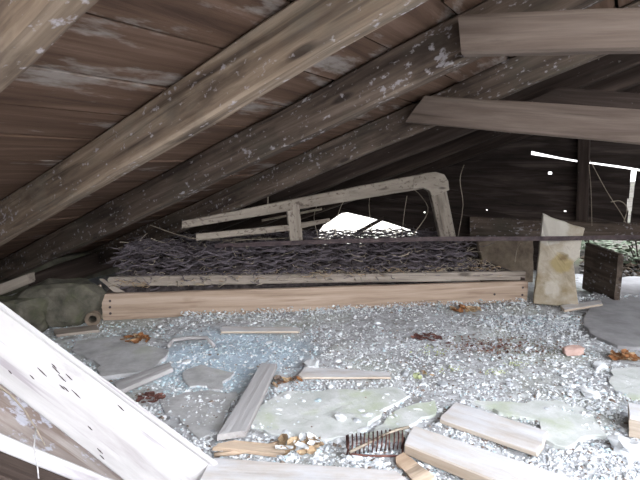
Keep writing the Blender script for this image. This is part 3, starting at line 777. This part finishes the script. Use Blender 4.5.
p0_, p1_ = onfloor(628, 438), onfloor(760, 470)
plank('block_body', V((*p0_.xy, 0)), V((*p1_.xy, 0)), V((*p1_.xy, .06)), V((*p0_.xy, .06)), .10, M['paleplank'], rb, wob=.004, rag=(.008, 0))
# curved stick/bent strap near blue powder
c_ = [onfloor(x, y, .02 + z) for x, y, z in ((168, 347, 0), (173, 340, .01), (190, 338, .012), (207, 338, .012), (214, 346, .0))]
tag(tube('bent_stick', c_, .0085, M['greyplank']), 'bent grey stick arching over the blue powder near the bed base', 'stick')
c_ = [onfloor(x, y, .012) for x, y in ((214, 455), (240, 452), (265, 447), (284, 441))]
tag(tube('stick', c_, .006, M['tan']), 'brown stick on the floor beside the white plank tip', 'stick')
c_ = [onfloor(x, y, .012) for x, y in ((214, 473), (222, 468), (232, 468))]
tag(tube('stick', c_, .005, M['darkrust']), 'tiny dark red stick right by the white plank tip', 'stick')

# ------------------------------------------------------------------ slabs of the lime floor
slab('lime_slab', [(246, 428), (262, 402), (285, 391), (340, 388), (398, 386), (406, 398), (382, 414), (352, 436), (330, 440), (290, 436)], .007, M['slab'], 'large greenish lime floor slab in the lower middle, right of the silver grey board', 'floor slab', 'broken lime floor slabs')
slab('lime_slab', [(158, 402), (180, 393), (236, 391), (238, 398), (220, 428), (198, 440), (180, 424)], .006, M['slabgrey'], 'grey green lime floor slab between white plank and silver grey board', 'floor slab', 'broken lime floor slabs')
slab('lime_slab', [(364, 436), (392, 413), (412, 402), (438, 400), (436, 412), (404, 430), (400, 441)], .006, M['slab'], 'greenish slab behind the rusty comb of wires, next to the crack', 'floor slab', 'broken lime floor slabs')
slab('lime_slab', [(478, 402), (560, 404), (592, 416), (600, 436), (566, 446), (546, 440), (548, 428), (470, 402)], .006, M['slab'], 'greenish slab at lower right beyond the flat pale board', 'floor slab', 'broken lime floor slabs')
slab('lime_slab', [(584, 316), (590, 300), (596, 287), (608, 279), (720, 272), (760, 330), (700, 350), (620, 346), (586, 334)], .010, M['clay'], 'smooth grey slab at right around of the short dark board', 'floor slab', 'broken lime floor slabs')
slab('lime_slab', [(70, 343), (120, 338), (168, 352), (150, 372), (108, 378), (88, 360)], .006, M['slabgrey'], 'dark grey slab at left below the orange leaves', 'floor slab', 'broken lime floor slabs')
slab('lime_slab', [(606, 372), (660, 366), (680, 392), (636, 402), (612, 388)], .006, M['slab'], 'pale slab at the right edge below the orange leaf pile', 'floor slab', 'broken lime floor slabs')
slab('lime_slab', [(180, 372), (200, 366), (232, 372), (222, 388), (184, 388)], .006, M['slabgrey'], 'small grey slab left of the far end of the silver grey board', 'floor slab', 'broken lime floor slabs')

# rusty comb of wires
cp = onfloor(375, 446); cb = empty('rusty_wire_comb', cp, 'comb-like row of rusty curved wires left of the thick pale board', 'wire')
tube('spine', [onfloor(x, y, .035) for x, y in ((350, 452), (362, 446), (380, 437), (396, 430), (409, 427))], .004, M['straw'], cb)
for i in range(14):
    x = 348 + i * 4.2; y = 449 - i * .5
    p = onfloor(x, y - 14, .022); r = onfloor(x + random.uniform(-1, 1), y - 6, .045); s = onfloor(x - 1, y + 6, .012)
    tube('tine', [p, r, (r + s) / 2 + V((0, -.004, .006)), s], .0022, M['darkrust'], cb, sides=5)
tube('frame_wire', [onfloor(x, y, .014) for x, y in ((347, 436), (347, 447), (350, 454), (370, 456), (402, 456), (404, 438))], .003, M['darkrust'], cb)

# leaf clumps
def leaves(px, py, r, n, mats, label, seed, name='dead_leaves'):
    random.seed(seed); c = onfloor(px, py); vs, fs, mi = [], [], []
    for i in range(n):
        an = random.random() * 6.28; rr = r * random.random() ** .7; p = V((c.x + math.cos(an) * rr * 1.3, c.y + math.sin(an) * rr * .8, fh(c.x, c.y) + .004 + random.random() * r * .45 * (1 - rr / r * .7)))
        L = random.uniform(.5, 1) * r * .9; w = L * .35; rot = Matrix.Rotation(random.random() * 6.28, 3, 'Z') @ Matrix.Rotation(random.uniform(-.7, .7), 3, 'X') @ Matrix.Rotation(random.uniform(-.5, .5), 3, 'Y')
        k = len(vs); cv = random.uniform(.2, .6)
        for a in range(6):
            t = a / 5; ww = w * math.sin(math.pi * min(1, t * .92 + .06)); zc = cv * L * (t - .5) ** 2
            for b in (-1, 0, 1): vs.append(p + rot @ V(((t - .5) * L, b * ww, zc + abs(b) * w * .4)))
        for a in range(5):
            for b in range(2): fs.append((k + a * 3 + b, k + a * 3 + b + 1, k + a * 3 + b + 4, k + a * 3 + b + 3))
            mi += [i % len(mats)] * 2
    zm = min(v.z for v in vs); fl_ = fh(c.x, c.y)
    if zm < fl_: vs = [V((v.x, v.y, max(v.z, fl_ + .001))) for v in vs]
    o = link(name, vs, fs, None, mats=mats, mi=mi); return tag(o, label, 'leaves')
leaves(134, 344, .05, 22, [M['rust'], M['tanleaf'], M['rust']], 'orange brown dead leaves on the left floor before the bed base', 1)
leaves(427, 340, .045, 18, [M['darkrust']], 'small dark red brown clump of leaves in front of the bed base, right of centre', 2)
leaves(425, 378, .03, 7, [M['weed'], M['tanleaf']], 'pale yellow leaf scrap below the dark red brown clump', 3)
leaves(620, 360, .055, 24, [M['rust'], M['tanleaf'], M['rust']], 'orange brown dead leaf pile at the right edge', 4)
leaves(152, 400, .035, 22, [M['darkrust']], 'dark red brown leaf clump against the upper edge of the white plank', 5)
leaves(297, 452, .05, 26, [M['tanleaf'], M['tanleaf'], M['chip1']], 'tan crumpled leaves near the bottom below the large greenish slab', 6)
leaves(286, 384, .045, 14, [M['tanleaf'], M['rust'], M['chip4']], 'rusty tan leaf scraps just right of the silver grey board', 7)
leaves(465, 312, .06, 18, [M['tanleaf'], M['rust']], 'tan leaf scraps against the right part of the bed front rail', 8)
leaves(500, 262, .05, 16, [M['tanleaf'], M['darkrust']], 'brown leaf scraps heaped inside the right end of the bed base', 9)
bpy.data.objects[-1] if False else None

# ------------------------------------------------------------------ plaster fragments: individuals plus uncounted grit
random.seed(77)
def near_text(x, y):
    if y < 335: r_ = 'close to the bed base'
    elif y < 380: r_ = 'in the middle of the floor'
    elif y < 425: r_ = 'in the nearer half of the floor'
    else: r_ = 'near the bottom edge of view'
    s_ = 'on the left' if x < 215 else 'left of centre' if x < 320 else 'right of centre' if x < 430 else 'on the right' if x < 540 else 'at the far right'
    return r_, s_
def blocked(x, y):
    if y > 303 + x * .74 - 8 and x < 225: return True
    if y < 322 - (x - 103) * .045 + 3 and x < 530: return True
    if 400 < x < 575 and y > 418 and y > 425 + (x - 413) * .2 and y < 455 + (x - 405) * .42: return True
    if 215 < x < 280 and 362 < y < 435 and abs(x - (232 + (433 - y) * .58)) < 20: return True
    return False
groups = {}
cnt = 0
while cnt < 170:
    x = random.uniform(110, 636); y = 306 + 172 * random.random() ** 1.1
    if blocked(x, y) or (530 < x < 612 and y < 312): continue
    p = onfloor(x, y); s = random.uniform(.007, .016) * (1.5 if random.random() < .12 else 1)
    vs, fs = rock((p.x, p.y, fh(p.x, p.y) - .002 + (.010 if (250 < x < 400 and 390 < y < 436) or (470 < x < 600 and 404 < y < 440) else 0)), s, s * random.uniform(.6, .9), s * random.uniform(.3, .6), random.random() * 90, 1, .6, random.random() * 6)
    m = random.choices(['chip1', 'chip2', 'chip3'], [6, 2, 2 if x < 330 else .5])[0]
    r_, s_ = near_text(x, y); cn = {'chip1': 'white', 'chip2': 'grey', 'chip3': 'bluish'}[m]
    lab = f'small {cn} lime fragment {r_}, {s_}'
    tag(link('lime_fragment', vs, fs, M[m]), lab, 'rubble', f'{cn} lime fragments {r_}, {s_}'); cnt += 1
p = onfloor(573, 355); vs, fs = rock((p.x, p.y, 0), .05, .028, .022, 4, 2, .3, .2)
tag(link('brick_fragment', vs, fs, M['brick']), 'flat pinkish brick fragment on the rubble at right', 'rubble')
for (x, y, s, lb) in ((600, 368, .032, 'white lime lump below the pinkish brick fragment at right'), (590, 398, .03, 'white lime lump left of the pale slab at the right edge'), (312, 369, .04, 'pale lump at the left end of the thin splintered board'), (565, 318, .03, 'small dark and white lump at the foot of the cream block'), (628, 452, .05, 'cream lump next to the brown ended timber block')):
    p = onfloor(x, y); vs, fs = rock((p.x, p.y, fh(p.x, p.y) - .004), s, s * .7, s * .5, x, 2, .6, y)
    tag(link('lime_lump', vs, fs, M['chip1']), lb, 'rubble')

OCT = [V((1, 0, 0)), V((0, 1, 0)), V((-1, 0, 0)), V((0, -1, 0)), V((0, 0, 1)), V((0, 0, -1))]
OF = [(0, 1, 4), (1, 2, 4), (2, 3, 4), (3, 0, 4), (1, 0, 5), (2, 1, 5), (3, 2, 5), (0, 3, 5)]
def grit(name, n, sampler, smin, smax, weights, label, mats=('chip1', 'chip2', 'chip3', 'chip4')):
    vs, fs, mi = [], [], []
    done = 0; tries = 0
    while done < n and tries < n * 6:
        tries += 1
        r = sampler()
        if r is None: continue
        p, w = r; s = random.uniform(smin, smax) * random.choice((.6, .8, 1, 1, 1.5)); k = len(vs)
        an = random.random() * 6.28; ca, sa = math.cos(an), math.sin(an); sy = random.uniform(.5, 1); sz = random.uniform(.3, .7)
        for v in OCT:
            v = V((v.x * random.uniform(.6, 1.3), v.y * sy * random.uniform(.7, 1.2), v.z * sz + v.x * .2)) * s
            vs.append(V((p.x + v.x * ca - v.y * sa, p.y + v.x * sa + v.y * ca, p.z + v.z + s * .25)))
        fs += [tuple(i + k for i in f) for f in OF]; mi += [random.choices(range(len(mats)), w)[0]] * 8; done += 1
    o = link(name, vs, fs, None, mats=[M[m] for m in mats], mi=mi); return tag(o, label, 'rubble', kind='stuff')
def samp():
    x = random.uniform(40, 680); y = 300 + 185 * random.random() ** .9
    if x < 560 and y < 322 - (x - 103) * .045 + 1: return None
    nse = noise.noise(V((x / 55, y / 28, 0)))
    band = 1.0 if y < 392 else .4
    if nse < -.2 + (0 if band == 1 else .2) and random.random() > .4: return None
    p = onfloor(x, y)
    blue = (x < 320 and 325 < y < 395)
    zoff = 0
    if (250 < x < 398 and 392 < y < 434) or (480 < x < 590 and 408 < y < 436) or (590 < x and 308 < y < 342) or (162 < x < 230 and 396 < y < 430):
        if random.random() < .6: return None
        zoff = .006
    p.z = fh(p.x, p.y) + zoff
    return p, (4, 3, 5, .6) if blue else (6, 3, .7, .7)
grit('rubble_grit', 30000, samp, .002, .0062, None, 'pale crumbled lime grit strewn over the attic floor')
def samp4():
    x = random.gauss(590, 26) if random.random() < .6 else random.uniform(430, 650); y = random.uniform(365, 470)
    if blocked(x, y) or (x > 626 and 395 < y < 440): return None
    p = onfloor(x, y); p.z = fh(p.x, p.y); return p, (7, 2, .5, .3)
grit('coarse_rubble', 420, samp4, .004, .011, None, 'coarser white lime crumbs heaped at lower right of the floor')
def samp5():
    x = random.uniform(180, 420); y = random.uniform(436, 470)
    if blocked(x, y) or x < 215 + (y - 463): return None
    p = onfloor(x, y); p.z = fh(p.x, p.y); return p, (7, 2, .5, .5)
grit('coarse_rubble', 300, samp5, .004, .011, None, 'white lime crumbs along the bottom between the slab and the dusty board')
def samp6():
    x = random.gauss(500, 30); y = random.gauss(347, 5)
    p = onfloor(x, y); p.z = fh(p.x, p.y) + .002; return p, (3, 2, 3)
grit('brown_debris', 900, samp6, .003, .008, None, 'reddish brown debris patch on the rubble left of the pink brick fragment', ('chip4', 'darkrust', 'chip2'))
def samp7():
    cx, cy = random.choice(((495, 373), (515, 365), (450, 372), (430, 352), (560, 425), (345, 400)))
    p = onfloor(random.gauss(cx, 7), random.gauss(cy, 2.2)); p.z = fh(p.x, p.y) + .003; return p, (3, 1)
grit('moss_crumbs', 420, samp7, .002, .005, None, 'small yellow green moss crumbs dotted over the pale rubble', ('weed', 'chip1'))
def samp8():
    c = onfloor(545, 322) ; dx = random.gauss(0, .16); dy = random.gauss(0, .07)
    p = V((c.x + dx, c.y + dy, 0)); m_ = .035 * math.exp(-(dx / .17) ** 2 - (dy / .09) ** 2)
    if p.y > c.y + .1: return None
    p.z = fh(p.x, p.y) + m_ * random.random(); return p, (5, 4, 1, .5)
grit('rubble_heap', 2600, samp8, .003, .008, None, 'low heap of lime rubble at the foot of the cream block')
def samp2():
    s = random.uniform(.35, BL + .75); t = -abs(random.gauss(0, .05)) - .005
    p = B(s, t, 0); p.z = fh(p.x, p.y) + max(0, .03 + t * .3) * random.random(); return p, (6, 3, 1, .5)
grit('rubble_drift', 2600, samp2, .003, .008, None, 'drift of pale lime crumbs banked against the bed base front rail')
def samp3():
    p = onfloor(random.uniform(583, 700), random.uniform(252, 283)); p = V((p.x, p.y, -.09 + random.random() * .05)); return p, (3, 3)
grit('outside_rubble', 1500, samp3, .01, .035, None, 'rubble lying outside past the gable wall gap', ('orock', 'orock2'))

# outside greenery and stones seen through the gap
random.seed(9)
for i, (a, u) in enumerate(((4.6, .1), (5.2, -.3), (5.4, .6), (4.9, -.65))):
    c = W(a, u, -.1); t = empty('shrub', c, ['low pale green shrub outside the gable gap, closest to the wall', 'green shrub outside the gable gap, left and farther back', 'green shrub outside the gable gap at far right', 'green shrub outside, seen just right of the cream block'][i], 'shrub')
    vs, fs = [], []
    for k in range(420):
        d = V((random.gauss(0, 1), random.gauss(0, 1), abs(random.gauss(0, 1)))).normalized() * random.uniform(.1, .33)
        p = c + d; L = .035; r_ = Matrix.Rotation(random.random() * 6.28, 3, 'Z') @ Matrix.Rotation(random.uniform(-1, 1), 3, 'X')
        kk = len(vs); vs += [p + r_ @ V(v) * L for v in ((-1, 0, 0), (0, -.4, .1), (1, 0, 0), (0, .4, .1))]; fs.append((kk, kk + 1, kk + 2, kk + 3))
    link('foliage', vs, fs, M['leafgreen'], t)
    for k in range(5):
        an = random.random() * 6.28; tube('stem', [c, c + V((math.cos(an) * .08, math.sin(an) * .08, .16)), c + V((math.cos(an) * .14, math.sin(an) * .14, .3))], .006, M['dark'], t, sides=5)

# ------------------------------------------------------------------ dead stems and hanging wires
random.seed(31)
stems = [
    ([(335, 236, 2.9), (338, 215, 2.9), (345, 200, 2.92), (360, 190, 2.95)], .0018, 'thin dry stem arching up through the middle of the cream frame'),
    ([(372, 232, 2.95), (369, 205, 2.95), (372, 186, 2.95)], .0018, 'upright dry stem under the middle of the cream top rail'),
    ([(402, 238, 2.9), (404, 215, 2.9), (407, 196, 2.95)], .0018, 'dry stem near the right end of the cream frame'),
    ([(412, 236, 2.9), (428, 212, 2.95), (421, 196, 2.95), (409, 186, 2.95)], .0025, 'curled dry stem inside the right corner of the cream frame'),
    ([(318, 236, 2.85), (314, 218, 2.85), (317, 205, 2.85)], .0018, 'dry stem just right of the cream middle post'),
    ([(268, 212, 2.5), (268, 190, 2.5), (269, 176, 2.5)], .0018, 'pale straight stem rising left of the cream middle post'),
    ([(458, 236, 3.2), (463, 205, 3.2), (460, 180, 3.25), (464, 165, 3.3)], .0025, 'dark twig rising beside the cream right post'),
    ([(590, 160, 3.0), (606, 190, 3.0), (622, 215, 3.0), (626, 224, 3.0)], .002, 'thin wire slanting down across the siding right of the stud'),
    ([(592, 226, 3.0), (591, 190, 3.0), (589, 165, 3.0)], .0018, 'thin pale wire hanging beside the stud'),
    ([(611, 202, 2.98), (620, 201, 2.98), (627, 208, 2.98), (624, 222, 2.98)], .003, 'pale curled vine near the bright vertical slit'),
    ([(515, 262, 2.7), (517, 250, 2.7), (521, 243, 2.7)], .002, 'tiny stem beside the right end of the bed base'),
    ([(150, 225, 2.6), (190, 238, 2.65), (230, 240, 2.7), (290, 238, 2.75)], .0025, 'sagging pale cord over the left part of the spring mattress'),
]
for pts, r, lb in stems:
    P = [q(*p) for p in pts]; f = []
    for i in range(len(P) - 1):
        a0 = P[max(i - 1, 0)]; a1 = P[i]; a2 = P[i + 1]; a3 = P[min(i + 2, len(P) - 1)]
        for t in (0, .25, .5, .75): f.append(.5 * ((2 * a1) + (a2 - a0) * t + (2 * a0 - 5 * a1 + 4 * a2 - a3) * t * t + (3 * a1 - a0 - 3 * a2 + a3) * t ** 3))
    f.append(P[-1]); tag(tube('dry_stem', f, r * 1.1, M['straw'], sides=5), lb, 'stem')

# ------------------------------------------------------------------ light, world, camera
w = bpy.data.worlds.new('World'); bpy.context.scene.world = w; w.use_nodes = True
nt = w.node_tree; bg = nt.nodes['Background']
tc = nt.nodes.new('ShaderNodeTexCoord'); sx = nt.nodes.new('ShaderNodeSeparateXYZ'); nt.links.new(tc.outputs['Generated'], sx.inputs[0])
c = ramp(nt, sx.outputs[2], [(0, (.85, .85, .86)), (.4, (.93, .95, 1.0)), (1, (.84, .91, 1.0))])
dt = mk(nt, 'ShaderNodeVectorMath', operation='DOT_PRODUCT'); dt.inputs[1].default_value = V((.80, -.42, .42)).normalized()
nt.links.new(tc.outputs['Generated'], dt.inputs[0])
mr = mk(nt, 'ShaderNodeMapRange'); mr.inputs[1].default_value = -.2; mr.inputs[2].default_value = 1; mr.inputs[3].default_value = .6; mr.inputs[4].default_value = 3.3
nt.links.new(dt.outputs['Value'], mr.inputs[0]); nt.links.new(c, bg.inputs[0]); nt.links.new(mr.outputs[0], bg.inputs[1])
cam = bpy.data.cameras.new('Camera'); co = bpy.data.objects.new('Camera', cam); col.objects.link(co)
cam.sensor_width = 36; cam.lens = F / 640 * 36; cam.clip_start = .02
co.location = O; co.rotation_euler = (math.pi / 2 - TH, 0, 0)
sc = bpy.context.scene; sc.camera = co
sc.view_settings.view_transform = 'Standard'; sc.view_settings.look = 'None'; sc.view_settings.gamma = 1; sc.view_settings.use_curve_mapping = False
sc.view_settings.exposure = 2.3
